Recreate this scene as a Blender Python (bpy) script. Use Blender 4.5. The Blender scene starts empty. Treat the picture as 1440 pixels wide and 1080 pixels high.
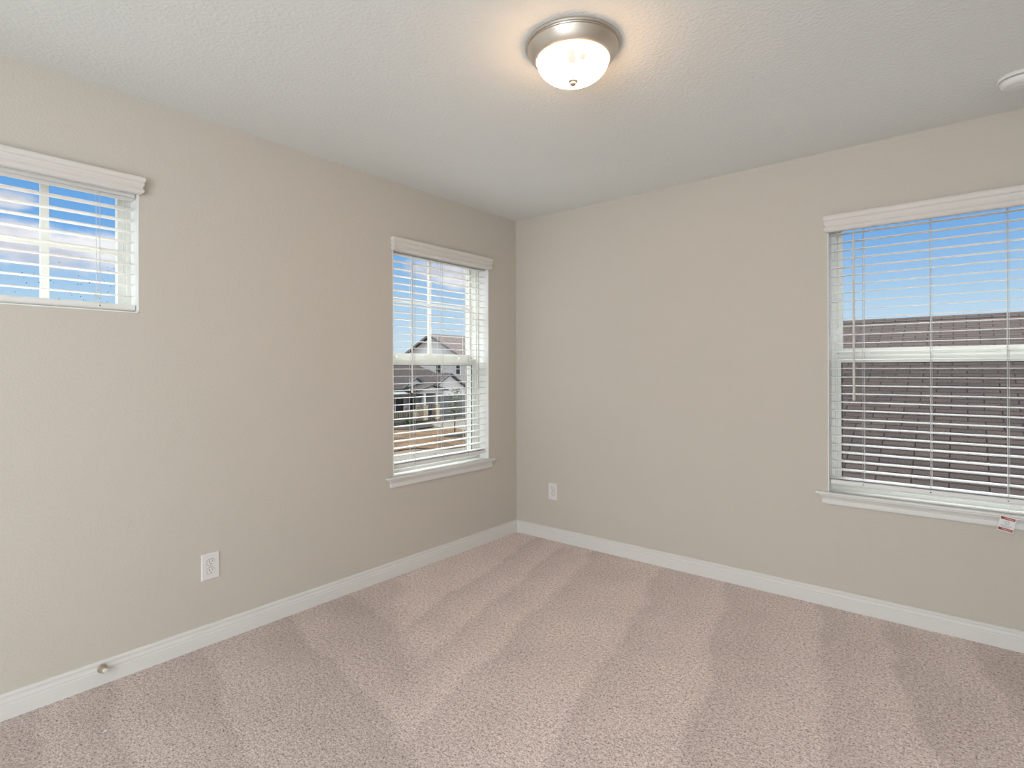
import bpy, bmesh, math, random
from mathutils import Vector
S = bpy.context.scene
C = S.collection
PI = math.pi

# ------------------------------------------------------------------ camera
cam_d = bpy.data.cameras.new('camera')
cam = bpy.data.objects.new('camera', cam_d); C.objects.link(cam)
cam.location = (2.7182, -3.3567, 1.2767)
cam.rotation_mode = 'QUATERNION'
from mathutils import Quaternion, Matrix
YAW, ROLL = 0.6882, -0.0031
cam.rotation_quaternion = (Matrix.Rotation(YAW, 3, 'Z') @ Matrix.Rotation(PI/2, 3, 'X') @ Matrix.Rotation(ROLL, 3, 'Z')).to_quaternion()
cam_d.sensor_fit = 'HORIZONTAL'; cam_d.sensor_width = 36.0
cam_d.lens = 770.4/1440*36.0
cam_d.shift_y = -20.71/1440
cam_d.clip_start = 0.02; cam_d.clip_end = 500
S.camera = cam

# ------------------------------------------------------------------ sky
W = bpy.data.worlds.new('world'); S.world = W; W.use_nodes = True
nt = W.node_tree; nt.nodes.clear()
def wn(t, **k):
    n = nt.nodes.new(t)
    for a, b in k.items(): setattr(n, a, b)
    return n
tc = wn('ShaderNodeTexCoord'); sep = wn('ShaderNodeSeparateXYZ')
nt.links.new(tc.outputs['Generated'], sep.inputs[0])
ramp = wn('ShaderNodeValToRGB'); cr = ramp.color_ramp
SKY = [(0.0, (.34, .34, .32)), (0.46, (.34, .34, .32)), (0.5, (.66, .79, .90)), (0.525, (.60, .76, .90)), (0.55, (.48, .68, .88)),
       (0.60, (.20, .44, .82)), (0.65, (.12, .36, .79)), (0.69, (.2, .45, .85)), (0.77, (2.4, 2.46, 2.48)), (1.0, (2.4, 2.46, 2.5))]
while len(cr.elements) < len(SKY): cr.elements.new(0.5)
for e, (p, c) in zip(cr.elements, SKY): e.position = p; e.color = (*c, 1)
ad = wn('ShaderNodeMath', operation='MULTIPLY_ADD'); ad.inputs[1].default_value = .5; ad.inputs[2].default_value = .5
nt.links.new(sep.outputs[2], ad.inputs[0]); nt.links.new(ad.outputs[0], ramp.inputs[0])
# cumulus clouds low in the western sky
mp = wn('ShaderNodeMapping'); mp.inputs['Scale'].default_value = (6.0, 6.0, 13.0); mp.inputs['Location'].default_value = (.35, .1, .2)
nt.links.new(tc.outputs['Generated'], mp.inputs[0])
nz = wn('ShaderNodeTexNoise'); nz.inputs['Scale'].default_value = 1.0; nz.inputs['Detail'].default_value = 9; nz.inputs['Roughness'].default_value = .58
nt.links.new(mp.outputs[0], nz.inputs['Vector'])
CLOUDS = [((-.953, .206, .170), .055, .16), ((-.977, .143, .178), .045, .14), ((-.985, .140, .224), .022, .06), ((-.700, .694, .170), .045, .11)]
mask = None
for d, rz, rh in CLOUDS:
    m2 = wn('ShaderNodeMapping', vector_type='TEXTURE'); m2.inputs['Location'].default_value = d; m2.inputs['Scale'].default_value = (rh, rh, rz)
    nt.links.new(tc.outputs['Generated'], m2.inputs[0])
    ln = wn('ShaderNodeVectorMath', operation='LENGTH'); nt.links.new(m2.outputs[0], ln.inputs[0])
    mr = wn('ShaderNodeMapRange'); mr.inputs[1].default_value = .25; mr.inputs[2].default_value = 1.25; mr.inputs[3].default_value = .34; mr.inputs[4].default_value = -.35
    nt.links.new(ln.outputs['Value'], mr.inputs[0])
    if mask is None: mask = mr.outputs[0]
    else:
        mx = wn('ShaderNodeMath', operation='MAXIMUM'); nt.links.new(mask, mx.inputs[0]); nt.links.new(mr.outputs[0], mx.inputs[1]); mask = mx.outputs[0]
cs = wn('ShaderNodeMath', operation='ADD'); nt.links.new(nz.outputs[0], cs.inputs[0]); nt.links.new(mask, cs.inputs[1])
cm = wn('ShaderNodeMapRange', interpolation_type='SMOOTHSTEP'); cm.inputs[1].default_value = .50; cm.inputs[2].default_value = .78; nt.links.new(cs.outputs[0], cm.inputs[0])
cc = wn('ShaderNodeMapRange', data_type='FLOAT_VECTOR')
nz2 = wn('ShaderNodeTexNoise'); nz2.inputs['Scale'].default_value = 2.3; nz2.inputs['Detail'].default_value = 6
nt.links.new(mp.outputs[0], nz2.inputs['Vector'])
ccr = wn('ShaderNodeValToRGB'); ccr.color_ramp.elements[0].position = .35; ccr.color_ramp.elements[0].color = (.62, .64, .76, 1)
ccr.color_ramp.elements[1].position = .62; ccr.color_ramp.elements[1].color = (.95, .93, .96, 1)
nt.links.new(nz2.outputs[0], ccr.inputs[0])
mixc = wn('ShaderNodeMixRGB'); nt.links.new(cm.outputs[0], mixc.inputs[0]); nt.links.new(ramp.outputs[0], mixc.inputs[1]); nt.links.new(ccr.outputs[0], mixc.inputs[2])
# unseen upper sky to west and north, brightened to add daylight indoors
dt = wn('ShaderNodeVectorMath', operation='DOT_PRODUCT'); dt.inputs[1].default_value = (-.90, .34, .15)
nt.links.new(tc.outputs['Generated'], dt.inputs[0])
az = wn('ShaderNodeMapRange', interpolation_type='SMOOTHSTEP'); az.inputs[1].default_value = .05; az.inputs[2].default_value = .75
nt.links.new(dt.outputs['Value'], az.inputs[0])
el = wn('ShaderNodeMapRange', interpolation_type='SMOOTHSTEP'); el.inputs[1].default_value = .38; el.inputs[2].default_value = .56
nt.links.new(sep.outputs[2], el.inputs[0])
pw = wn('ShaderNodeMath', operation='MULTIPLY'); nt.links.new(az.outputs[0], pw.inputs[0]); nt.links.new(el.outputs[0], pw.inputs[1])
stn = wn('ShaderNodeMath', operation='MULTIPLY_ADD'); stn.inputs[1].default_value = 6.0; stn.inputs[2].default_value = 1.0
nt.links.new(pw.outputs[0], stn.inputs[0])
bg = wn('ShaderNodeBackground'); nt.links.new(stn.outputs[0], bg.inputs['Strength'])
nt.links.new(mixc.outputs[0], bg.inputs[0])
wo = wn('ShaderNodeOutputWorld'); nt.links.new(bg.outputs[0], wo.inputs[0])

# ------------------------------------------------------------------ sun and large area light
def light(name, typ, loc, target, energy, color, **k):
    l = bpy.data.lights.new(name, typ); l.energy = energy; l.color = color
    for a, b in k.items(): setattr(l, a, b)
    o = bpy.data.objects.new(name, l); C.objects.link(o); o.location = loc
    o.rotation_euler = (Vector(target)-Vector(loc)).to_track_quat('-Z', 'Y').to_euler()
    return o
light('sun', 'SUN', (34, -10, 16), (0, 0, 0), 1.8, (1, .96, .9), angle=math.radians(6))
# added soft fill lamp with no visible source, well behind the photographer
light('rear_fill', 'AREA', (2.4, -5.52, 1.25), (1.75, 0, 1.35), 99, (.86, .945, 1.0), shape='RECTANGLE', size=1.9, size_y=2.3)
light('side_fill', 'AREA', (3.37, -3.6, 1.0), (.6, -1.2, 1.5), 11, (.92, .965, 1.0), shape='RECTANGLE', size=2.6, size_y=1.8)  # second added fill lamp, out of view beside the camera

S.view_settings.view_transform = 'Standard'; S.view_settings.look = 'None'
S.view_settings.exposure = 0.0; S.view_settings.gamma = 1.0; S.view_settings.use_curve_mapping = False

# ------------------------------------------------------------------ materials
def mat(name, color, rough=.5, metal=0., **k):
    m = bpy.data.materials.new(name); m.use_nodes = True
    b = m.node_tree.nodes['Principled BSDF']
    b.inputs['Base Color'].default_value = (*color, 1); b.inputs['Roughness'].default_value = rough; b.inputs['Metallic'].default_value = metal
    for a, v in k.items(): b.inputs[a.replace('_', ' ')].default_value = v
    return m
def N(m, t, **k):
    n = m.node_tree.nodes.new(t)
    for a, b in k.items(): setattr(n, a, b)
    return n
def Lk(m, a, b): m.node_tree.links.new(a, b)
def bsdf(m): return m.node_tree.nodes['Principled BSDF']
def coords(m, scale=(1, 1, 1), rot=(0, 0, 0)):
    t = N(m, 'ShaderNodeTexCoord'); p = N(m, 'ShaderNodeMapping'); p.inputs['Scale'].default_value = scale; p.inputs['Rotation'].default_value = rot
    Lk(m, t.outputs['Object'], p.inputs[0]); return p.outputs[0]
def noise(m, vec, scale, detail=4, rough=.5):
    n = N(m, 'ShaderNodeTexNoise'); n.inputs['Scale'].default_value = scale; n.inputs['Detail'].default_value = detail; n.inputs['Roughness'].default_value = rough
    Lk(m, vec, n.inputs['Vector']); return n.outputs[0]
def rampn(m, fac, stops):
    r = N(m, 'ShaderNodeValToRGB'); e = r.color_ramp.elements
    while len(e) < len(stops): e.new(.5)
    for a, (p, c) in zip(e, stops): a.position = p; a.color = (*c, 1)
    Lk(m, fac, r.inputs[0]); return r.outputs[0]
def bump(m, h, strength, dist):
    b = N(m, 'ShaderNodeBump'); b.inputs['Strength'].default_value = strength; b.inputs['Distance'].default_value = dist
    Lk(m, h, b.inputs['Height']); Lk(m, b.outputs[0], bsdf(m).inputs['Normal'])

def plaster(name, color, scale, dist):
    m = mat(name, color, .75); v = coords(m)
    bump(m, noise(m, v, scale, 3), .7, dist); return m
M_wall = plaster('wall_paint', (.60, .56, .50), 100, .0028)
M_ceil = plaster('ceiling_paint', (.79, .81, .795), 75, .0045)
M_trim = mat('trim_paint', (.76, .755, .735), .38); M_lining = mat('lining_paint', (.88, .885, .86), .35)
M_vinyl = mat('window_vinyl', (.74, .745, .70), .4)
M_slat = mat('faux_wood_slat', (.83, .82, .80), .42)
M_val = mat('valance_white', (.72, .69, .66), .45)
v = coords(M_val, (1, 1, 1)); bump(M_val, noise(M_val, coords(M_val, (4, 4, 260)), 1.0, 3), .25, .001)
M_cord = mat('cord', (.55, .55, .54), .8)
M_wand = mat('wand_plastic', (.70, .68, .66), .3)
M_plate = mat('outlet_plastic', (.78, .76, .76), .35)
M_slot = mat('outlet_slot', (.06, .055, .05), .6)
M_white = mat('detector_plastic', (.80, .80, .80), .4)
M_dark = mat('dark_gap', (.05, .05, .05), .6)
M_seal = mat('window_seal', (.05, .055, .05), .7)
M_nickel = mat('brushed_nickel', (.66, .61, .55), .44, 1.0)
M_stop = mat('door_stop_metal', (.44, .36, .27), .4, .5)
M_rubber = mat('door_stop_tip', (.78, .76, .72), .6)

# carpet: tufts, mottling and the vacuum strokes pressed into the pile
M_carpet = mat('carpet', (.4, .3, .26), .95)
m = M_carpet; b = bsdf(m)
b.inputs['Specular IOR Level'].default_value = .1
v = coords(m)
sx = N(m, 'ShaderNodeSeparateXYZ'); Lk(m, v, sx.inputs[0])
def mth(op, a, bb, cc=None):
    n = N(m, 'ShaderNodeMath', operation=op)
    for i, q in enumerate((a, bb, cc)):
        if q is None: continue
        if isinstance(q, (int, float)): n.inputs[i].default_value = q
        else: Lk(m, q, n.inputs[i])
    return n.outputs[0]
warp = mth('MULTIPLY_ADD', noise(m, v, 2.2, 4, .6), .22, -.11)
warpf = mth('MULTIPLY_ADD', noise(m, v, 40.0, 2), .03, -.015)
warp = mth('ADD', warp, warpf)
n1 = mth('ADD', mth('ADD', mth('MULTIPLY', sx.outputs[0], .974), mth('MULTIPLY', sx.outputs[1], .225)), warp)
n2 = mth('ADD', mth('ADD', sx.outputs[1], mth('MULTIPLY', sx.outputs[0], .22)), warp)
def strokes(val, edges, lo, hi, flip):
    stops = []
    edges = sorted(edges)
    for e in edges:
        p = (e-lo)/(hi-lo)
        a, bq = (1, 0) if not flip else (0, 1)
        stops += [(p-.004, (a, a, a)), (p+.004, (bq, bq, bq))]
    t = N(m, 'ShaderNodeMapRange'); t.inputs[1].default_value = lo; t.inputs[2].default_value = hi; Lk(m, val, t.inputs[0])
    return rampn(m, t.outputs[0], stops)
st1 = strokes(n1, [.20, .46, .716, 1.197, 1.589, 2.03, 2.33, 2.65], -.8, 3.4, False)
st2 = strokes(n2, [-1.52, -1.883, -2.32, -2.66, -2.89, -3.2], -3.8, 0, True)
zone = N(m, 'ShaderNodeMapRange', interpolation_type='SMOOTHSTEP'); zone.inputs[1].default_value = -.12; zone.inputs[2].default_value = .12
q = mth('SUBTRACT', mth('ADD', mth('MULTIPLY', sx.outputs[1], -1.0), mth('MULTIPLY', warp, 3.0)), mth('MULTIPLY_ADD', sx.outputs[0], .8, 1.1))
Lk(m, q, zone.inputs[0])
mixs = N(m, 'ShaderNodeMixRGB'); Lk(m, zone.outputs[0], mixs.inputs[0]); Lk(m, st1, mixs.inputs[1]); Lk(m, st2, mixs.inputs[2])
pile = mth('ADD', mth('MULTIPLY', mixs.outputs[0], .42), mth('MULTIPLY', noise(m, v, 3.2, 5, .62), .85))
tuft = N(m, 'ShaderNodeTexVoronoi'); tuft.inputs['Scale'].default_value = 170; Lk(m, v, tuft.inputs['Vector'])
fine = noise(m, v, 150, 3, .7)
mid = noise(m, v, 70, 4, .6)
base = rampn(m, mth('ADD', mth('MULTIPLY', fine, .65), mth('MULTIPLY', mid, .35)), [(.34, (.12, .085, .078)), (.45, (.64, .52, .485)), (.59, (.96, .85, .81))])
gain = N(m, 'ShaderNodeMapRange'); gain.inputs[1].default_value = .2; gain.inputs[2].default_value = .85; left_dim = mth('MULTIPLY_ADD', zone.outputs[0], -.16, 1.0)  # left strokes' dark nap deepened in the colour, offsetting the rear fill lamp
gain.inputs[3].default_value = .88; gain.inputs[4].default_value = 1.12
Lk(m, pile, gain.inputs[0])
mul = N(m, 'ShaderNodeVectorMath', operation='SCALE'); Lk(m, base, mul.inputs[0]); Lk(m, mth('MULTIPLY', gain.outputs[0], left_dim), mul.inputs['Scale'])
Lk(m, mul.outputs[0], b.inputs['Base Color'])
bump(m, mth('ADD', mth('MULTIPLY', tuft.outputs['Distance'], -.6), fine), .65, .006)

# glass: clear, very slightly grey-green panes
def glass(name, tint):
    g = bpy.data.materials.new(name); g.use_nodes = True; t = g.node_tree; t.nodes.clear()
    o = t.nodes.new('ShaderNodeOutputMaterial')
    tr = t.nodes.new('ShaderNodeBsdfTransparent'); tr.inputs[0].default_value = (*tint, 1)
    t.links.new(tr.outputs[0], o.inputs[0])
    return g
M_glass = glass('window_glass', (.975, .985, .98))
def netting(name, color, fac):
    g = bpy.data.materials.new(name); g.use_nodes = True; t = g.node_tree; t.nodes.clear()
    o = t.nodes.new('ShaderNodeOutputMaterial'); mx = t.nodes.new('ShaderNodeMixShader'); mx.inputs[0].default_value = fac
    tr = t.nodes.new('ShaderNodeBsdfTransparent'); df = t.nodes.new('ShaderNodeBsdfDiffuse'); df.inputs[0].default_value = (*color, 1)
    t.links.new(tr.outputs[0], mx.inputs[1]); t.links.new(df.outputs[0], mx.inputs[2]); t.links.new(mx.outputs[0], o.inputs[0])
    return g
M_net = netting('insect_screen', (.04, .04, .04), .2)

# ------------------------------------------------------------------ mesh helpers
class MB:
    def __init__(s): s.v = []; s.f = []
    def add(s, vs, fs):
        o = len(s.v); s.v += [tuple(p) for p in vs]; s.f += [tuple(i+o for i in f) for f in fs]; return s
    def box(s, a, b, mp=None):
        x0, y0, z0 = a; x1, y1, z1 = b
        vs = [(x, y, z) for z in (z0, z1) for y in (y0, y1) for x in (x0, x1)]
        if mp: vs = [mp(*p) for p in vs]
        return s.add(vs, [(0, 2, 3, 1), (4, 5, 7, 6), (0, 1, 5, 4), (2, 6, 7, 3), (0, 4, 6, 2), (1, 3, 7, 5)])
    def ring(s, u0, u1, z0, z1, w, d0, d1, mp):            # rectangular frame of boxes
        wl, wr, wb, wt = w if isinstance(w, tuple) else (w,)*4
        s.box((u0, d0, z0), (u0+wl, d1, z1), mp); s.box((u1-wr, d0, z0), (u1, d1, z1), mp)
        s.box((u0+wl, d0, z0), (u1-wr, d1, z0+wb), mp); s.box((u0+wl, d0, z1-wt), (u1-wr, d1, z1), mp); return s
    def tube(s, pts, r, n=8, cap=True):
        pts = [Vector(p) for p in pts]; rings = []
        for i, p in enumerate(pts):
            d = (pts[min(i+1, len(pts)-1)]-pts[max(i-1, 0)]).normalized()
            a = d.orthogonal().normalized(); c = d.cross(a)
            if i and rings: # keep the frame steady
                a = (pa - d*pa.dot(d)).normalized(); c = d.cross(a)
            pa = a
            rr = r[i] if isinstance(r, (list, tuple)) else r
            rings.append([p+(a*math.cos(2*PI*k/n)+c*math.sin(2*PI*k/n))*rr for k in range(n)])
        vs = [q for g in rings for q in g]; fs = []
        for i in range(len(rings)-1):
            for k in range(n): fs.append((i*n+k, i*n+(k+1) % n, (i+1)*n+(k+1) % n, (i+1)*n+k))
        if cap: fs += [tuple(range(n))[::-1], tuple(range((len(rings)-1)*n, len(rings)*n))]
        return s.add(vs, fs)
    def lathe(s, prof, o, ax=(0, 0, 1), n=64):
        ax = Vector(ax).normalized(); a = ax.orthogonal().normalized(); c = ax.cross(a); o = Vector(o)
        vs = []; fs = []
        for r, h in prof:
            for k in range(n): vs.append(o+ax*h+(a*math.cos(2*PI*k/n)+c*math.sin(2*PI*k/n))*max(r, 1e-5))
        for i in range(len(prof)-1):
            for k in range(n): fs.append((i*n+k, i*n+(k+1) % n, (i+1)*n+(k+1) % n, (i+1)*n+k))
        return s.add(vs, fs)
    def prism(s, poly, d):                                # polygon of 3-D points pushed along vector d
        n = len(poly); d = Vector(d); vs = [Vector(p) for p in poly]; vs += [p+d for p in vs]
        return s.add(vs, [tuple(range(n))[::-1], tuple(range(n, 2*n))]+[(i, (i+1) % n, n+(i+1) % n, n+i) for i in range(n)])
    def usweep(s, mp, u0, u1, prof):                      # moulding with mitred returns to the wall
        vs = []; fs = []
        for z, o in prof: vs += [mp(u0-o, 0, z), mp(u0-o, -o, z), mp(u1+o, -o, z), mp(u1+o, 0, z)]
        k = len(prof)
        for i in range(k-1):
            for j in range(4): fs.append((i*4+j, i*4+(j+1) % 4, i*4+4+(j+1) % 4, i*4+4+j))
        fs += [(0, 1, 2, 3), (4*k-4, 4*k-3, 4*k-2, 4*k-1)]
        return s.add(vs, fs)
    def build(s, name, m, parent=None, smooth=None):
        o0 = ORG.get(parent, Vector((0, 0, 0))) if parent else Vector((0, 0, 0))
        me = bpy.data.meshes.new(name)
        me.from_pydata([tuple(Vector(p)-o0) for p in s.v], [], s.f)
        bm = bmesh.new(); bm.from_mesh(me)
        bmesh.ops.remove_doubles(bm, verts=bm.verts, dist=1e-6)
        bmesh.ops.recalc_face_normals(bm, faces=bm.faces)
        bm.to_mesh(me); bm.free()
        if smooth:
            for p in me.polygons: p.use_smooth = True
            try: me.set_sharp_from_angle(angle=math.radians(smooth))
            except Exception: pass
        me.materials.append(m)
        o = bpy.data.objects.new(name, me); C.objects.link(o)
        if parent: o.parent = parent; ORG[o] = o0
        return o
ORG = {}
def tag(o, label=None, cat=None, group=None, kind=None):
    for k, q in (('label', label), ('category', cat), ('group', group), ('kind', kind)):
        if q: o[k] = q
    return o
def empty(name, loc, label, cat, group=None, kind=None):
    o = bpy.data.objects.new(name, None); C.objects.link(o); o.location = loc; o.empty_display_size = .1
    ORG[o] = Vector(loc); return tag(o, label, cat, group, kind)
mL = lambda u, d, z: (-d, u, z)       # left wall: u runs along y, d goes outwards
mB = lambda u, d, z: (u, d, z)        # right-hand wall: u runs along x

# ------------------------------------------------------------------ room shell
H = 2.44; XR = 3.40; YN = -5.60; T = .24
W1 = dict(u0=-3.379, u1=-2.560, z0=1.522, z1=2.082, hr=2.0155)
W2 = dict(u0=-1.210, u1=-.326, z0=.600, z1=2.09, hr=2.014)
W3 = dict(u0=2.159, u1=3.034, z0=.600, z1=2.09, hr=2.032)
def wall(name, mp, ua, ub, holes, label):
    mbu = MB(); us = sorted({ua, ub, *[h['u0'] for h in holes], *[h['u1'] for h in holes]})
    for a, c in zip(us, us[1:]):
        hs = [h for h in holes if h['u0'] <= a and h['u1'] >= c]
        if hs: mbu.box((a, 0, 0), (c, T, hs[0]['z0']), mp); mbu.box((a, 0, hs[0]['z1']), (c, T, H), mp)
        else: mbu.box((a, 0, 0), (c, T, H), mp)
    return tag(mbu.build(name, M_wall), label, 'wall', kind='structure')
wall('wall_left', mL, YN, 0, [W1, W2], 'beige painted wall on the left holding the two front windows')
wall('wall_right', mB, -T, XR+T, [W3], 'beige painted wall on the right holding the wide blind window')
tag(MB().box((XR, YN, 0), (XR+T, 0, H)).build('wall_back', M_wall), 'beige painted wall beyond the right edge of the view', 'wall', kind='structure')
tag(MB().box((-T, YN-T, 0), (XR+T, YN, H)).build('wall_near', M_wall), 'beige painted wall behind the photographer', 'wall', kind='structure')
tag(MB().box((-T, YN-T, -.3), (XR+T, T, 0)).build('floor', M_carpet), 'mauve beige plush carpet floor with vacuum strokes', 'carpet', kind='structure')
tag(MB().box((-T, YN-T, H), (XR+T, T, H+.25)).build('ceiling', M_ceil), 'pale grey textured ceiling', 'ceiling', kind='structure')
BP = [(0, .015), (.053, .015), (.0555, .0125), (.058, .0120), (.060, .0138), (.066, .0138), (.0685, .0110), (.072, .0098), (.079, .0096), (.083, .0118), (.089, .0118), (.0925, .009), (.0945, .004), (.0945, 0)]
def base(name, a, bq, mp, label):
    vs = []; fs = []; n = len(BP)
    for z, o in BP: vs += [mp(a+o, -o, z), mp(bq-o, -o, z)]
    for i in range(n-1): fs.append((2*i, 2*i+1, 2*i+3, 2*i+2))
    return tag(MB().add(vs, fs).build(name, M_trim, smooth=20), label, 'baseboard', kind='structure')
base('baseboard_left', YN, 0, mL, 'white moulded baseboard along the left wall')
base('baseboard_right', 0, XR, mB, 'white moulded baseboard along the right wall')
base('baseboard_back', 0, -YN, lambda u, d, z: (XR+d, -u, z), 'white baseboard beyond the right edge of the view')
base('baseboard_near', 0, XR, lambda u, d, z: (XR-u, YN-d, z), 'white baseboard behind the photographer')

# ------------------------------------------------------------------ windows
def window(name, mp, w, label, fixed=False, muntins=(), hmuntin=None, upper=True):
    u0, u1, z0, z1 = w['u0'], w['u1'], w['z0'], w['z1']
    r = empty(name, mp((u0+u1)/2, 0, z0), label, 'window', kind='structure')
    e = .004
    li = MB()
    li.box((u0, -.002, z0), (u0+e, .095, z1), mp); li.box((u1-e, -.002, z0), (u1, .095, z1), mp); li.box((u0, -.002, z1-e), (u1, .095, z1), mp)
    if fixed: li.box((u0, -.002, z0), (u1, .095, z0+e), mp)
    li.build('jamb_lining', M_lining, r)
    zb = z0+(.015 if not fixed else 0)
    fr = MB().ring(u0, u1, zb, z1, .018, .09, .20, mp)
    fr.ring(u0+.017, u1-.017, zb+.017, z1-.017, .009, .104, .20, mp)
    fr.build('window_frame', M_vinyl, r)
    if fixed:
        sa = MB().ring(u0+.024, u1-.024, z0+.022, z1-.022, .021, .118, .15, mp)
        sa.build('sash', M_vinyl, r)
        g0, g1, h0, h1 = u0+.045, u1-.045, z0+.043, z1-.043
        MB().box((g0-.005, .136, h0-.005), (g1+.005, .14, h1+.005), mp).build('glass_pane', M_glass, r)
        mu = MB()
        for u in muntins: mu.box((u-.0135, .128, h0), (u+.0135, .148, h1), mp)
        us = [g0]+sorted(q for u in muntins for q in (u-.0135, u+.0135))+[g1]
        for a, bq in zip(us[::2], us[1::2]): mu.box((a, .1285, hmuntin-.0115), (bq, .1475, hmuntin+.0115), mp)
        mu.build('muntin_grid', M_vinyl, r)
        rnd = random.Random(5); sp = MB()
        for i in range(150):
            u = g0+rnd.random()*(g1-g0); z = h0+(rnd.random()**1.9)*.17
            q = .0009+.0019*rnd.random()**2
            sp.lathe([(0, 0), (q, .0002), (q*.6, .0012), (0, .0013)], mp(u, .140, z), mp(0, 1, 0), n=8)
        tag(sp.build('dirt_specks', M_dark, r), 'dark specks of dirt on the lower glass', kind='stuff')
        return r
    zm = 1.352
    up = MB().ring(u0+.022, u1-.022, zm-.006, z1-.022, (.022, .022, .040, .022), .152, .186, mp)
    us_ = up.build('upper_sash', M_vinyl, r)
    MB().box((u0+.042, .166, zm+.03), (u1-.042, .170, z1-.042), mp).build('glass_pane', M_glass, r)
    if muntins:
        mu = MB(); a0, a1 = u0+.044, u1-.044
        for u in muntins: mu.box((u-.011, .160, zm+.034), (u+.011, .176, z1-.044), mp)
        us = [a0]+sorted(q for u in muntins for q in (u-.011, u+.011))+[a1]
        for a, bq in zip(us[::2], us[1::2]): mu.box((a, .1605, hmuntin-.008), (bq, .1755, hmuntin+.008), mp)
        mu.build('muntin_grid', M_vinyl, us_)
    lo = MB().ring(u0+.022, u1-.022, zb+.020, zm, (.022, .022, .038, .044), .116, .149, mp)
    lo.box((u0+.022, .108, zm-.012), (u1-.022, .116, zm), mp)
    lo.box((u0+.022, .112, zm-.044), (u1-.022, .116, zm-.037), mp)
    ls = lo.build('lower_sash', M_vinyl, r)
    MB().ring(u0+.044, u1-.044, zb+.058, zm-.044, .004, .127, .133, mp).build('glazing_seal', M_seal, ls)
    MB().box((u0+.043, .129, zb+.057), (u1-.043, .132, zm-.043), mp).build('glass_pane', M_glass, r)
    sc = MB().box((u0+.030, .1915, zb+.02), (u1-.030, .1923, zm+.002), mp).build('insect_screen', M_net, r)
    for s in (-1, 1):
        c = (u0+u1)/2+s*.28; k = MB()
        k.box((c-.030, .119, zm), (c+.030, .147, zm+.006), mp)
        k.box((c-.016, .121, zm+.006), (c+.016, .145, zm+.013), mp)
        k.prism([mp(c-.012, .123, zm+.009), mp(c+.044*s, .110, zm+.009), mp(c+.044*s, .119, zm+.009), mp(c+.012, .142, zm+.009)], (0, 0, .007))
        k.build('sash_lock', M_vinyl, ls)
    # stool and apron
    zt = .615
    si = MB().usweep(mp, u0-.024, u1+.024, [(zt, .020), (zt, .028), (zt-.003, .0315), (zt-.008, .0325), (zt-.012, .0312), (zt-.0145, .027)])
    si.box((u0+.0005, -.004, zt-.0145), (u1-.0005, .092, zt), mp)
    si.build('window_sill', M_trim, r, smooth=25)
    za = zt-.0145
    MB().usweep(mp, u0-.012, u1+.012, [(za, .026), (za-.004, .0265), (za-.006, .024), (za-.012, .019), (za-.020, .0135), (za-.027, .0115), (za-.029, .0145), (za-.044, .0155), (za-.049, .0145), (za-.052, .011)]).build('sill_apron', M_trim, r, smooth=30)
    return r
window('window_1', mL, W1, 'small high window at the left edge with sky behind its blind', fixed=True, muntins=(-3.091, -2.8477), hmuntin=1.79)
window('window_2', mL, W2, 'tall window near the corner looking onto houses across the street', muntins=(-.758,), hmuntin=1.731)
window('window_3', mB, W3, 'tall window on the right wall looking onto a brown shingle roof')

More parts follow.
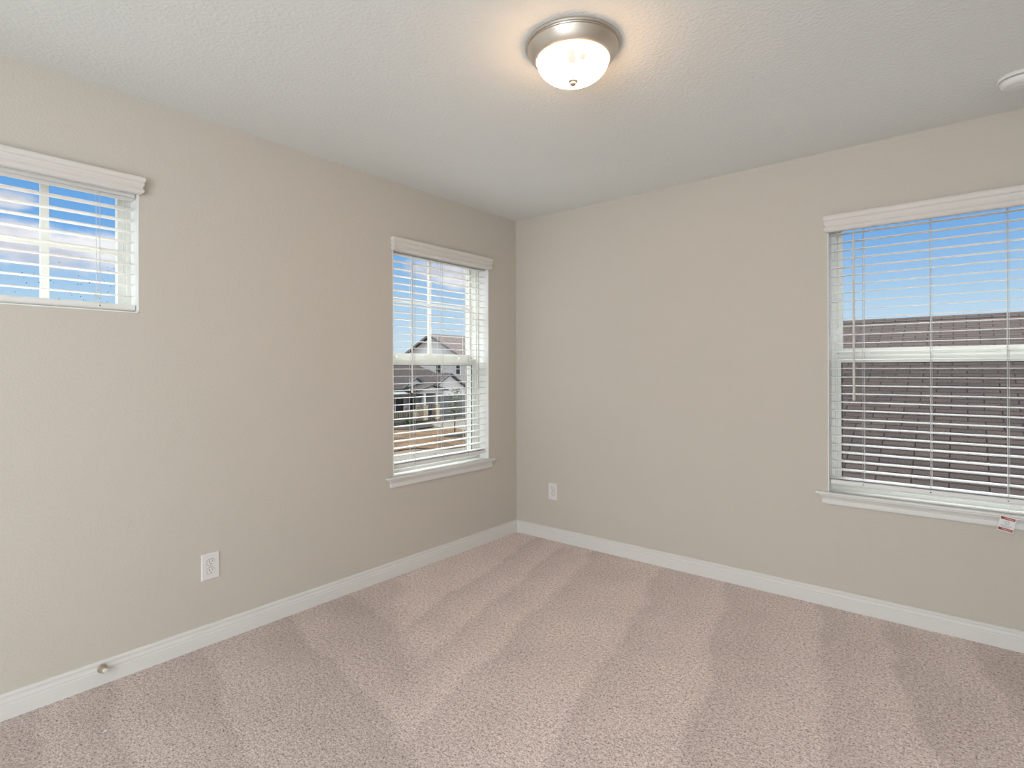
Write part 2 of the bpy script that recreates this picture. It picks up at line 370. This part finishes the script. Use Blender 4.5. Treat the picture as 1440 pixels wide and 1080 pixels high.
# ------------------------------------------------------------------ blinds
VP = [(1.0, .028), (.985, .034), (.94, .0372), (.86, .038), (.77, .0375), (.70, .0355), (.655, .0315), (.64, .0335), (.56, .0345), (.48, .034), (.43, .0305), (.37, .0285), (.31, .0295), (.23, .0335), (.17, .0345), (.10, .032), (.03, .027), (0.0, .024)]
def blind(mp, w, zs, rail, ladders, vz, tilt, label, wand=None, seed=1):
    u0, u1 = w['u0'], w['u1']; c = (u0+u1)/2; rnd = random.Random(seed)
    r = empty('window_blind', mp(c, .05, vz[1]), label, 'blind', 'white slatted window blinds')
    MB().usweep(mp, u0+.022, u1-.022, [(vz[0]+(vz[1]-vz[0])*t, o) for t, o in VP]).build('valance', M_val, r, smooth=35)
    MB().box((u0+.008, .022, w['hr']), (u1-.008, .076, w['hr']+.036), mp).build('headrail', M_slat, r)
    sl = MB(); dd = .025
    for z in zs:
        t = tilt+rnd.uniform(-.012, .012); z += rnd.uniform(-.0012, .0012); skew = rnd.uniform(-.0012, .0012)
        vs = []
        n = 6
        for u, zz in ((u0+.007, z-skew), (u1-.007, z+skew)):
            for k in range(n+1):
                x = -dd+2*dd*k/n; cz = .0012*(1-(x/dd)**2)
                vs.append(mp(u, .05+x, zz+x*t+cz+.0014))
            for k in range(n, -1, -1):
                x = -dd+2*dd*k/n; cz = .0012*(1-(x/dd)**2)
                vs.append(mp(u, .05+x, zz+x*t+cz-.0014))
        q = 2*(n+1)
        sl.add(vs, [(i, (i+1) % q, q+(i+1) % q, q+i) for i in range(q)]+[tuple(range(q)), tuple(range(q, 2*q))[::-1]])
    sl.build('slats', M_slat, r)
    br = MB()
    prof = [(-.025, .004), (-.022, 0), (.022, 0), (.025, .004), (.025, .016), (.022, .020), (-.022, .020), (-.025, .016)]
    h = rail[1]-rail[0]
    br.prism([mp(u0+.007, .05+x, rail[0]+z*h/.020) for x, z in prof], Vector(mp(1, 0, 0))*(u1-u0-.014))
    b = br.build('bottom_rail', M_slat, r)
    for u in ladders:
        MB().lathe([(0, 0), (.0028, 0), (.0028, .0008), (0, .001)], mp(u, .0252, (rail[0]+rail[1])/2), mp(0, -1, 0), n=10).build('rail_button', M_dark, b)
        lad = MB()
        for d in (.0235, .0765): lad.tube([mp(u, d, rail[1]-.004), mp(u, d, w['hr']+.01)], .0012, 6)
        for z in zs: lad.tube([mp(u-.004, .024, z-.002), mp(u-.004, .076, z-.002)], .0006, 4)
        lad.build('ladder_cord', M_cord, r)
        MB().tube([mp(u+.006, .05, rail[1]-.004), mp(u+.006, .05, w['hr']+.01)], .0010, 6).build('lift_cord', M_cord, r)
    if wand:
        u, zt, zb = wand
        wd = MB().tube([mp(u, .012, zt-.012), mp(u-.0006, .011, zb+.03), mp(u-.0006, .011, zb+.008), mp(u-.0006, .011, zb)], [.0055, .0062, .0074, .005], 6).build('tilt_wand', M_wand, r)
        MB().tube([mp(u, .03, zt+.008), mp(u, .016, zt+.010), mp(u, .011, zt+.004), mp(u, .0115, zt-.006), mp(u, .012, zt-.016)], .0022, 8).build('wand_hook', M_white, wd)
    return r
Z1 = [2.0118-.0461*k for k in range(10)]
Z2 = [2.007-.0455*k for k in range(30)]
Z3 = [1.9985-.04524*k for k in range(30)]
b1 = blind(mL, W1, Z1, (1.532, 1.558), (-3.25, -2.691), (2.026, 2.098), .0, 'short white blind on the small high window at the left edge', seed=2)
b2 = blind(mL, W2, Z2, (.655, .678), (-1.012, -.765, -.519), (2.015, 2.097), .01, 'white blind over the window near the corner', wand=(-1.045, 1.995, 1.125), seed=3)
b3 = blind(mB, W3, Z3, (.653, .677), (2.3145, 2.5965, 2.879), (2.003, 2.093), .035, 'white blind over the right wall window, hanging warning tag', wand=(2.277, 1.985, 1.106), seed=4)
# knotted cord end of the short blind
MB().tube([mL(-2.70+.004*math.cos(a), .048, 1.583+.010*math.sin(a)) for a in [PI*.6+PI*1.7*k/12 for k in range(13)]], .0022, 6).build('cord_loop', M_cord, b1)

# ------------------------------------------------------------------ ceiling light
cx, cy = 1.638, -1.693
L = empty('ceiling_light', (cx, cy, H), 'round brushed nickel ceiling light with lit frosted glass bowl', 'ceiling light')
MB().lathe([(.165, 0), (.170, -.002), (.171, -.007), (.168, -.0105), (.163, -.0112), (.161, -.0105), (.160, -.0130), (.1625, -.018), (.160, -.024), (.150, -.040), (.140, -.052), (.134, -.057), (.131, -.0575), (.128, -.054), (.126, -.045), (.05, -.04), (0, -.04)], (cx, cy, H), n=96).build('light_pan', M_nickel, L, smooth=40)
M_bowl = bpy.data.materials.new('lit_frosted_glass'); M_bowl.use_nodes = True
m = M_bowl; b = bsdf(m); b.inputs['Base Color'].default_value = (.55, .52, .48, 1); b.inputs['Roughness'].default_value = .3
v = coords(m)
sz = N(m, 'ShaderNodeSeparateXYZ'); Lk(m, v, sz.inputs[0])
rim = N(m, 'ShaderNodeMapRange', interpolation_type='SMOOTHSTEP'); Lk(m, sz.outputs[2], rim.inputs[0])
rim.inputs[1].default_value = -.049; rim.inputs[2].default_value = -.066; rim.inputs[3].default_value = .04; rim.inputs[4].default_value = 1
pd = []
for pc in ((.078, -.062, -.092), (.058, -.100, -.092), (.052, -.085, -.104)):     # weaker spots between the two lamps inside
    dn = N(m, 'ShaderNodeVectorMath', operation='DISTANCE'); Lk(m, v, dn.inputs[0]); dn.inputs[1].default_value = pc; pd.append(dn.outputs['Value'])
pmin = N(m, 'ShaderNodeMath', operation='MINIMUM'); Lk(m, pd[0], pmin.inputs[0]); Lk(m, pd[1], pmin.inputs[1])
pmi2 = N(m, 'ShaderNodeMath', operation='MINIMUM'); Lk(m, pmin.outputs[0], pmi2.inputs[0]); Lk(m, pd[2], pmi2.inputs[1])
swirl = N(m, 'ShaderNodeMapRange', interpolation_type='SMOOTHSTEP'); Lk(m, pmi2.outputs[0], swirl.inputs[0])
swirl.inputs[1].default_value = .012; swirl.inputs[2].default_value = .036; swirl.inputs[3].default_value = .0; swirl.inputs[4].default_value = 1
pr_ = N(m, 'ShaderNodeMath', operation='MULTIPLY'); Lk(m, rim.outputs[0], pr_.inputs[0]); Lk(m, swirl.outputs[0], pr_.inputs[1])
es = N(m, 'ShaderNodeMath', operation='MULTIPLY_ADD'); Lk(m, pr_.outputs[0], es.inputs[0]); es.inputs[1].default_value = 27.0; es.inputs[2].default_value = .55
Lk(m, es.outputs[0], b.inputs['Emission Strength'])
ec = N(m, 'ShaderNodeMixRGB'); Lk(m, pr_.outputs[0], ec.inputs[0]); ec.inputs[1].default_value = (1, .86, .68, 1); ec.inputs[2].default_value = (1, .60, .31, 1)
Lk(m, ec.outputs[0], b.inputs['Emission Color'])
bowl = [(.1285, -.050)]+[(.1285*math.cos(a)**.85, -.052-.078*math.sin(a)) for a in [PI/2*k/16 for k in range(17)]]
MB().lathe(bowl, (cx, cy, H), n=96).build('glass_bowl', M_bowl, L, smooth=60)
MB().lathe([(0, -.124), (.0172, -.1265), (.0182, -.1295), (.0160, -.1325), (.0118, -.1345), (.0122, -.138), (.0092, -.1425), (.005, -.1450), (0, -.1455)], (cx, cy, H), n=32).build('finial', M_nickel, L, smooth=40)

# ------------------------------------------------------------------ smoke detector
sx_, sy_ = 2.8965, -.3785
D = empty('smoke_detector', (sx_, sy_, H), 'round white smoke detector on the ceiling at the right edge', 'smoke detector')
MB().lathe([(0, 0), (.069, 0), (.0715, -.003), (.0715, -.012), (.069, -.0145), (.055, -.0145)], (sx_, sy_, H)).build('mounting_base', M_white, D, smooth=40)
MB().lathe([(.056, -.013), (.056, -.017)], (sx_, sy_, H)).build('vent_gap', M_dark, D)
MB().lathe([(.052, -.0165), (.060, -.0165), (.0625, -.019), (.0615, -.026), (.056, -.034), (.049, -.038), (.040, -.0395), (.022, -.040), (.02, -.042), (0, -.042)], (sx_, sy_, H)).build('detector_body', M_white, D, smooth=35)

# ------------------------------------------------------------------ wall outlets
def outlet(mp, u, z, w, h, label):
    r = empty('wall_outlet', mp(u, 0, z), label, 'outlet', 'duplex wall outlets')
    a, c = w/2, h/2
    pl = MB(); e = .0035
    vs = [mp(u+sx*a, 0, z+sz*c) for sx, sz in ((-1, -1), (1, -1), (1, 1), (-1, 1))]+[mp(u+sx*a, -.0035, z+sz*c) for sx, sz in ((-1, -1), (1, -1), (1, 1), (-1, 1))]+[mp(u+sx*(a-e), -.006, z+sz*(c-e)) for sx, sz in ((-1, -1), (1, -1), (1, 1), (-1, 1))]
    pl.add(vs, [(0, 1, 2, 3)]+[(i, (i+1) % 4, 4+(i+1) % 4, 4+i) for i in range(4)]+[(4+i, 4+(i+1) % 4, 8+(i+1) % 4, 8+i) for i in range(4)]+[(8, 9, 10, 11)])
    pl.build('cover_plate', M_plate, r)
    for s in (1, -1):
        cz = z+s*.0195; k = 24
        poly = []
        for i in range(k):
            t = 2*PI*i/k; poly.append((.0172*math.cos(t), max(-.0142, min(.0142, .0172*math.sin(t)))))
        f = MB(); f.prism([mp(u+x, -.006, cz+y) for x, y in poly], Vector(mp(0, -.0016, 0)))
        rc = f.build('receptacle', M_plate, r)
        gap = MB().prism([mp(u+x*1.06, -.0060, cz+y*1.07) for x, y in poly], Vector(mp(0, -.0002, 0))); gap.build('gap_ring', M_slot, rc)
        for sx, hh in ((-1, .0080), (1, .0066)):
            MB().box((u+sx*.0063-.0011, -.0080, cz+.0045-hh/2), (u+sx*.0063+.0011, -.0074, cz+.0045+hh/2), mp).build('slot', M_slot, rc)
        MB().lathe([(0, 0), (.0026, 0), (.0026, .0006), (0, .0006)], mp(u, -.0074, cz-.0072), mp(0, -1, 0), n=14).build('ground_hole', M_slot, rc)
    MB().lathe([(0, 0), (.0033, 0), (.0028, .0012), (0, .0014)], mp(u, -.006, z), mp(0, -1, 0), n=14).build('screw', M_nickel, r)
outlet(mL, -2.2765, .3615, .080, .122, 'white duplex outlet on the left wall below the blank stretch')
outlet(mB, .351, .363, .076, .122, 'small white duplex outlet on the right wall near the corner')

# ------------------------------------------------------------------ door stop on the baseboard
ds = empty('door_stop', (.014, -2.698, .066), 'stubby tan metal door stop screwed to the left baseboard', 'door stop')
MB().lathe([(0, 0), (.0165, 0), (.0165, .003), (.0135, .006), (.011, .020), (.0125, .022), (.0125, .027), (.009, .031), (0, .032)], (.0138, -2.698, .066), (1, .1, .05), n=20).build('stop_body', M_stop, ds, smooth=40)
MB().lathe([(0, .030), (.0085, .030), (.0095, .034), (.0085, .040), (0, .042)], (.0138, -2.698, .066), (1, .1, .05), n=18).build('rubber_tip', M_rubber, ds, smooth=40)

# ------------------------------------------------------------------ warning tag hanging off the right blind
M_paper = mat('tag_paper', (.80, .80, .80), .5); M_red = mat('tag_orange', (.40, .055, .018), .5)
M_grey = mat('tag_ink', (.33, .35, .40), .6)
tg = empty('warning_tag', (2.879, -.037, .612), 'white and orange warning tag dangling over the right window sill', 'tag')
tang = math.radians(-11)
ct, st = math.cos(tang), math.sin(tang)
def tp(x, z, d=0):                     # tag plane: x to the right, z up from the hole
    z -= .006
    return (2.8775+x*ct+z*-st*1.0, -.0375-d, .609+x*st+z*ct)
def tquad(x0, z0, x1, z1, d0, d1):
    return MB().add([tp(x, z, d) for d in (d0, d1) for x, z in ((x0, z0), (x1, z0), (x1, z1), (x0, z1))], [(0, 1, 2, 3), (4, 5, 6, 7), (0, 1, 5, 4), (1, 2, 6, 5), (2, 3, 7, 6), (3, 0, 4, 7)])
cw, chh = .0275, .070
tquad(-cw, -chh+.004, cw, .004, 0, .0006).build('tag_card', M_paper, tg)
tquad(-cw+.003, -.0125, cw-.003, -.001, .0006, .0009).build('orange_bar', M_red, tg)
tquad(-cw+.003, -.0625, cw-.003, -.051, .0006, .0009).build('orange_bar', M_red, tg)
def text(body, x, z, size, m, d):
    cu = bpy.data.curves.new('lettering', 'FONT'); cu.body = body; cu.size = size; cu.align_x = 'CENTER'; cu.extrude = .0001
    t = bpy.data.objects.new('lettering', cu); me = None
    C.objects.link(t); bpy.context.view_layer.update()
    me = bpy.data.meshes.new_from_object(t.evaluated_get(bpy.context.evaluated_depsgraph_get()))
    bpy.data.objects.remove(t)
    o0 = ORG[tg]
    for vtx in me.vertices: vtx.co = Vector(tp(x+vtx.co.x, z+vtx.co.y, d+vtx.co.z))-o0
    me.materials.append(m); o = bpy.data.objects.new('lettering', me); C.objects.link(o); o.parent = tg
for zc in (-.0094, -.0594):
    text('WARNING', .004, zc+.0004, .0066, M_paper, .0011)
    tri = MB().prism([tp(-.0235, zc-.0006, .0009), tp(-.0155, zc-.0006, .0009), tp(-.0195, zc+.0066, .0009)], (0, -.0003, 0)); tri.build('warning_triangle', M_slot, tg)
pk = MB()
pk.tube([tp(.007*math.cos(a), -.0255+.0075*math.sin(a), .0009) for a in [2*PI*k/24 for k in range(25)]], .0007, 6)
pk.tube([tp(-.005, -.031, .0009), tp(.006, -.020, .0009)], .0008, 6)
pk.build('pictogram', M_grey, tg)
ln = MB()
for k in range(4):
    zz = -.0375-.0030*k; hw = (.018, .020, .019, .013)[k]
    ln.add([tp(-hw, zz, .0009), tp(hw, zz, .0009), tp(hw, zz-.0010, .0009), tp(-hw, zz-.0010, .0009)], [(0, 1, 2, 3)])
ln.build('small_print', M_grey, tg)
MB().tube([(2.879, .024, .664), (2.879, .018, .640), (2.879, -.01, .6175), (2.879, -.0335, .617), (2.8785, -.0372, .612), tp(0, .001, .0006)], .0009, 6).build('tag_string', M_white, tg)

# ------------------------------------------------------------------ small loose things
ri = MB().tube([mL(-.455+.019*math.cos(a), .006+.010*math.sin(a), .617+.0012*math.cos(3*a)) for a in [.3+2*PI*.86*k/22 for k in range(23)]], .0012, 6).build('plastic_ring', M_plate, smooth=60)
tag(ri, 'thin pale plastic loop lying on the sill of the corner window', 'loop')
li = MB().add([(.372, -2.781, .004), (.382, -2.786, .005), (.388, -2.777, .008), (.377, -2.772, .009), (.372, -2.781, .002), (.382, -2.786, .003), (.388, -2.777, .006), (.377, -2.772, .007)], [(0, 1, 2, 3), (4, 5, 6, 7), (0, 1, 5, 4), (1, 2, 6, 5), (2, 3, 7, 6), (3, 0, 4, 7)]).build('paper_scrap', M_white)
tag(li, 'tiny white scrap lying on the carpet below the door stop', 'scrap')

# ================================================================== outdoors
G = -3.05
def flat(name, color, rough=.9, nscale=1.5, amt=.25):
    m = mat(name, color, rough); v = coords(m); bsdf(m).inputs['Specular IOR Level'].default_value = .08
    lo = tuple(c*(1-amt) for c in color); hi = tuple(min(1, c*(1+amt)) for c in color)
    Lk(m, rampn(m, noise(m, v, nscale, 6, .6), [(.35, lo), (.65, hi)]), bsdf(m).inputs['Base Color']); return m
def shingle(name, c1, c2, mortar, theta_x=0., axis='x'):
    m = mat(name, c1, .95); bsdf(m).inputs['Specular IOR Level'].default_value = .05; t = N(m, 'ShaderNodeTexCoord')
    if axis == 'x': vv = coords(m, rot=(-theta_x, 0, 0))
    else: vv = coords(m, rot=(-theta_x, 0, PI/2))
    br = N(m, 'ShaderNodeTexBrick'); br.inputs['Color1'].default_value = (*c1, 1); br.inputs['Color2'].default_value = (*c2, 1); br.inputs['Mortar'].default_value = (*mortar, 1)
    br.inputs['Scale'].default_value = 1; br.inputs['Brick Width'].default_value = .34; br.inputs['Row Height'].default_value = .102; br.inputs['Mortar Size'].default_value = .0085
    br.inputs['Mortar Smooth'].default_value = .3
    Lk(m, vv, br.inputs['Vector']); 
    nn = noise(m, coords(m), 60, 3)
    mx = N(m, 'ShaderNodeMixRGB', blend_type='MULTIPLY'); mx.inputs[0].default_value = .5
    Lk(m, br.outputs[0], mx.inputs[1]); Lk(m, rampn(m, nn, [(.3, (.6, .6, .6)), (.7, (1.3, 1.3, 1.3))]), mx.inputs[2])
    Lk(m, mx.outputs[0], bsdf(m).inputs['Base Color'])
    return m
def siding(name, color):
    m = mat(name, color, .7); v = coords(m)
    w_ = N(m, 'ShaderNodeTexWave', wave_type='BANDS', bands_direction='Z', wave_profile='SAW'); w_.inputs['Scale'].default_value = 1/.18/ (2*PI) * PI * 2 / 2
    Lk(m, v, w_.inputs['Vector']); bump(m, w_.outputs[0], .6, .02); return m
TH = math.atan(.46)
M_shin = shingle('brown_shingles', (.064, .050, .046), (.047, .039, .037), (.013, .010, .009), TH, 'x')
M_roofg = flat('grey_roof', (.055, .047, .045), .9, 5, .3)
M_roofb = flat('brown_grey_roof', (.09, .072, .068), .9, 4, .45)
M_sid = siding('white_siding', (.68, .67, .68)); M_sid2 = siding('grey_siding', (.52, .52, .53))
M_fascia = mat('grey_fascia', (.11, .11, .115), .6)
M_ext = mat('exterior_white', (.72, .72, .72), .6)
M_gdoor = mat('garage_grey', (.17, .175, .18), .5)
M_stone = flat('tan_stone', (.52, .44, .32), .9, 6, .35)
M_brick = flat('tan_brick', (.40, .34, .27), .9, 8, .3)
M_pane = mat('dark_pane', (.03, .032, .036), .15)
M_black = mat('black_rail', (.03, .03, .032), .5)
M_lawn = flat('dry_lawn', (.105, .068, .040), 1, .9, .45)
M_mulch = flat('dark_mulch', (.035, .032, .030), 1, 5, .5)
M_conc = flat('concrete', (.16, .147, .125), .9, 2, .12)
M_street = flat('street_concrete', (.15, .14, .122), .9, 1.5, .12)
M_dirt = flat('bare_ground', (.13, .10, .07), 1, .5, .3)
M_leaf = mat('tree_leaf', (.10, .13, .045), .6); M_bark = mat('tree_bark', (.07, .055, .045), .9)
M_wood = mat('stake_wood', (.25, .19, .13), .8)
M_shrub = flat('shrub_green', (.06, .085, .035), .9, 8, .4)

def ground(name, poly, z, m, label, cat):
    return tag(MB().prism([(x, y, z-.04) for x, y in poly], (0, 0, .04)).build(name, m), label, cat, kind='structure')
ground('ground', [(-160, -60), (60, -60), (60, 140), (-160, 140)], G-.06, M_dirt, 'bare ground around the houses outside', 'ground')
ground('street', [(-20.4, -30), (-7, -30), (-7, 70), (-19.2, 70), (-18.8, 20), (-19.3, 17)], G-.04, M_street, 'pale concrete street running past the front windows', 'street')
ground('lawn', [(-29.5, -10), (-21.0, -10), (-20.7, 16.8), (-19.1, 17.1), (-18.8, 19.2), (-18.9, 23.6), (-24.1, 24.5), (-26.8, 25.4), (-27.2, 23.2), (-29.2, 21.8)], G-.01, M_lawn, 'dry tan lawn in front of the house across the street', 'lawn')
ground('driveway', [(-32.9, 29.4), (-32.9, 34.2), (-18.85, 34.2), (-18.85, 23.7), (-24.1, 24.6), (-26.8, 25.5), (-28, 25.0), (-31.9, 27.6), (-32.2, 29.3)], G-.015, M_conc, 'pale concrete driveway leading to the garage opposite', 'driveway')
ground('mulch_bed', [(-32.4, 10), (-29.6, 10), (-29.3, 21.4), (-27.9, 22.6), (-28.2, 24.9), (-30.1, 26.2), (-32.4, 26.4)], G+.03, M_mulch, 'dark mulch bed under the porch railing', 'mulch')
rgm = MB().lathe([(.80, -.02), (.75, .03), (.55, .08), (.16, .11), (.10, .09), (.10, -.02)], (-23.0, 22.0, G), n=28).build('mulch_ring', M_mulch, smooth=60); tag(rgm, 'round dark mulch mound at the foot of the young tree', 'mulch')

# single-storey house across the street
h1 = empty('house', (-36, 27, G), 'single storey white house with grey garage door and stone porch columns', 'house')
def win(mp_box, pane, parent):
    f = MB().box(*mp_box).build('house_window', M_ext, parent); MB().box(*pane).build('pane', M_pane, f)
MB().box((-43, 12, G), (-35, 34, -.45)).build('house_wall', M_sid, h1)
MB().prism([(-33, 29.35, G), (-33, 33.55, G), (-33, 33.55, -.52), (-33, 31.3, .86), (-33, 29.35, -.42)], (-8, 0, 0)).build('garage_front', M_sid, h1)
def gable_roof(apex, half, dz, x0, x1, thick, parent, name, m):
    ya, za = apex
    pr = MB()
    pr.prism([(x0, ya-half, za-dz), (x0, ya, za), (x0, ya+half, za-dz), (x0, ya+half, za-dz+thick), (x0, ya, za+thick), (x0, ya-half, za-dz+thick)], (x1-x0, 0, 0))
    o = pr.build(name, m, parent)
    for s in (-1, 1):
        e = Vector((0, s*half, -dz)); MB().prism([(x0+.02, ya, za-.02), (x0+.02, ya+s*half, za-dz-.02), (x0+.02, ya+s*half, za-dz+thick+.01), (x0+.02, ya, za+thick+.01)], (.06, 0, 0)).build('rake_board', M_fascia, o)
gable_roof((31.18, .83), 2.4, 1.43, -32.8, -42, .14, h1, 'garage_roof', M_roofg)
hip = MB().add([(-33.9, 10, -.5), (-43.6, 10, -.5), (-43.6, 34.4, -.5), (-33.9, 34.4, -.5), (-38.7, 14, 2.3), (-38.7, 30.6, 2.3), (-33.9, 10, -.35), (-43.6, 10, -.35), (-43.6, 34.4, -.35), (-33.9, 34.4, -.35)],
    [(0, 1, 2, 3), (0, 1, 7, 6), (1, 2, 8, 7), (2, 3, 9, 8), (3, 0, 6, 9), (6, 9, 5, 4), (9, 8, 5), (8, 7, 4, 5), (7, 6, 4)]).build('main_roof', M_roofg, h1)
MB().prism([(-34.2, 26.5, -.5), (-34.2, 30.0, -.5), (-34.2, 28.27, .52)], (-3, 0, 0)).build('cross_gable', M_sid, h1)
gable_roof((28.27, .52), 1.95, 1.17, -34.05, -38, .12, h1, 'cross_gable_roof', M_roofg)
gable_roof((28.5, -.08), 1.75, .50, -32.2, -35, .12, h1, 'porch_roof', M_roofg)
MB().prism([(-32.45, 27.0, -.56), (-32.45, 30.0, -.56), (-32.45, 28.5, -.12)], (-2, 0, 0)).build('porch_gable', M_sid, h1)
MB().box((-32.6, 26.9, -.76), (-32.9, 30.1, -.54)).build('porch_beam', M_ext, h1)
MB().prism([(-33.1, 12, -.86), (-33.1, 12, -.74), (-35, 12, -.30), (-35, 12, -.42)], (0, 15.5, 0)).build('side_porch_roof', M_fascia, h1)
MB().box((-32.6, 12, G), (-35, 29.3, G+.12)).build('porch_slab', M_conc, h1)
for yc in (27.93, 29.31):
    c = MB().box((-32.9, yc-.12, -1.8), (-32.62, yc+.12, -.70)).build('porch_column', M_ext, h1)
    MB().box((-33.0, yc-.25, G), (-32.5, yc+.25, -1.83)).box((-33.03, yc-.28, -1.83), (-32.47, yc+.28, -1.76)).build('stone_pier', M_stone, c)
MB().box((-33.4, 27.1, G), (-33.1, 27.62, -2.1)).build('porch_pedestal', M_stone, h1)
MB().box((-34.98, 26, G), (-34.9, 29.3, -2.05)).build('brick_skirt', M_brick, h1)
rl = MB().box((-33.22, 12, -2.22), (-33.16, 27.45, -2.15)).box((-33.22, 12, -2.92), (-33.16, 27.45, -2.87))
for k in range(86): rl.box((-33.205, 12.05+.18*k, -2.92), (-33.175, 12.09+.18*k, -2.2))
rl.build('porch_railing', M_black, h1)
rl2 = MB().box((-33.0, 28.4, -2.22), (-32.95, 29.3, -2.15))
for k in range(6): rl2.box((-33.0, 28.45+.15*k, -2.95), (-32.96, 28.49+.15*k, -2.2))
rl2.build('porch_railing', M_black, h1)
for y0, y1 in ((26.65, 27.46), (28.18, 28.86)):
    win(((-34.99, y0-.12, -2.42), (-34.88, y1+.12, -1.0)), ((-34.9, y0, -2.32), (-34.85, y1, -1.1)), h1)
MB().box((-34.99, 30.2, G), (-34.88, 31.0, -.9)).build('front_door', M_pane, h1)
gd = MB().box((-33.06, 29.78, G), (-32.97, 33.12, -1.05)).build('garage_door', M_gdoor, h1)
gl = MB()
for z in (-1.55, -2.05, -2.55): gl.box((-32.975, 29.8, z-.012), (-32.955, 33.1, z+.012))
gl.build('panel_joint', M_fascia, gd)
MB().box((-33.05, 33.12, G), (-32.93, 33.42, -.85)).box((-33.05, 29.5, -1.05), (-32.93, 33.42, -.82)).build('garage_trim', M_ext, h1)

# two-storey house behind it
h2 = empty('house', (-49.5, 50, G), 'tall pale two storey house with a brown gable roof farther off', 'house')
MB().prism([(-44.1, 44, G), (-54.9, 44, G), (-54.9, 44, 2.85), (-49.48, 44, 5.55), (-44.1, 44, 2.85)], (0, 12, 0)).build('house_wall', M_sid2, h2)
for s in (-1, 1):
    xe = -49.48+s*5.95
    rf = MB().prism([(-49.48, 43.5, 5.6), (xe, 43.5, 2.62), (xe, 43.5, 2.82), (-49.48, 43.5, 5.82)], (0, 13, 0)).build('gable_roof', M_roofb, h2)
    MB().prism([(-49.48, 43.46, 5.52), (xe, 43.46, 2.54), (xe, 43.46, 2.80), (-49.48, 43.46, 5.80)], (0, .06, 0)).build('rake_board', M_fascia, rf)
for x0, x1, z0, z1 in ((-48.5, -47.75, .92, 2.1), (-44.95, -44.35, .72, 2.1)):
    win(((x0-.13, 43.92, z0-.13), (x1+.13, 44.02, z1+.13)), ((x0, 43.88, z0), (x1, 43.95, z1)), h2)

# young tree with two stakes
tr = empty('young_tree', (-23.0, 22.0, G), 'thin young leafy tree planted on the dry lawn', 'tree')
MB().tube([(-23.0, 22.0, G), (-23.02, 22.02, G+1.1), (-22.98, 22.0, G+2.0), (-23.0, 22.03, G+3.0)], [.045, .035, .025, .008], 8).build('trunk', M_bark, tr)
rnd = random.Random(11); lf = MB()
for k in range(360):
    z = G+1.15+1.95*rnd.random(); a = rnd.random()*2*PI; rr = (.62-.12*abs(z-G-1.9))*math.sqrt(rnd.random())*(.9 if z < G+1.6 else .75)
    p = Vector((-23.0+rr*math.cos(a), 22.0+rr*math.sin(a), z)); d1 = Vector((rnd.uniform(-1, 1), rnd.uniform(-1, 1), rnd.uniform(-.6, .6))).normalized(); d2 = d1.orthogonal().normalized()
    s = rnd.uniform(.05, .085)
    lf.add([p-d1*s, p+d2*s*.45, p+d1*s, p-d2*s*.45], [(0, 1, 2, 3)])
lf.build('foliage', M_leaf, tr)
for (x, y), lb in (((-23.62, 21.45), 'wooden tree stake left of the young tree'), ((-22.40, 22.60), 'wooden tree stake right of the young tree')):
    tag(MB().tube([(x, y, G-.05), (x, y, G+.95)], .022, 6).build('tree_stake', M_wood), lb, 'stake', 'stakes of the young tree')
for i, (x, y, s, lb) in enumerate(((-31.0, 22.2, .5, 'low dark green shrub at the left end of the mulch bed'), (-30.6, 24.4, .42, 'low dark green shrub in the middle of the mulch bed'))):
    sh = MB(); rnd = random.Random(i+30)
    for k in range(260):
        a = rnd.random()*2*PI; e = rnd.random()*PI/2; q = s*rnd.uniform(.5, 1)
        p = Vector((x+q*math.cos(a)*math.cos(e), y+q*math.sin(a)*math.cos(e), G+.03+q*math.sin(e)))
        d1 = Vector((rnd.uniform(-1, 1), rnd.uniform(-1, 1), rnd.uniform(0, 1))).normalized(); d2 = d1.orthogonal().normalized()
        sh.add([p-d1*.09, p+d2*.04, p+d1*.09, p-d2*.04], [(0, 1, 2, 3)])
    tag(sh.build('shrub', M_shrub), lb, 'shrub', 'shrubs in the mulch bed')

# next-door house with the brown roof
h3 = empty('house', (6, 9.2, G), 'neighbouring house next door with a big brown shingle roof', 'house')
ze, ye, yr, zr = -.52, 3.30, 9.24, 2.21
MB().prism([(-3, ye+.45, G), (-3, 2*yr-ye-.45, G), (-3, 2*yr-ye-.45, ze-.1), (-3, yr, zr-.25), (-3, ye+.45, ze-.1)], (19, 0, 0)).build('house_wall', M_brick, h3)
for s in (-1, 1):
    MB().prism([(-3.4, yr, zr), (-3.4, yr+s*(yr-ye), ze), (-3.4, yr+s*(yr-ye), ze-.15), (-3.4, yr, zr-.16)], (19.8, 0, 0)).build('shingle_roof', M_shin, h3)
MB().prism([(-3.4, yr-.16, zr-.066), (-3.4, yr, zr+.012), (-3.4, yr+.16, zr-.066), (-3.4, yr, zr-.05)], (19.8, 0, 0)).build('ridge_cap', M_shin, h3)
MB().box((-3.4, ye-.12, ze-.2), (16.4, ye+.01, ze-.05)).build('gutter', M_ext, h3)
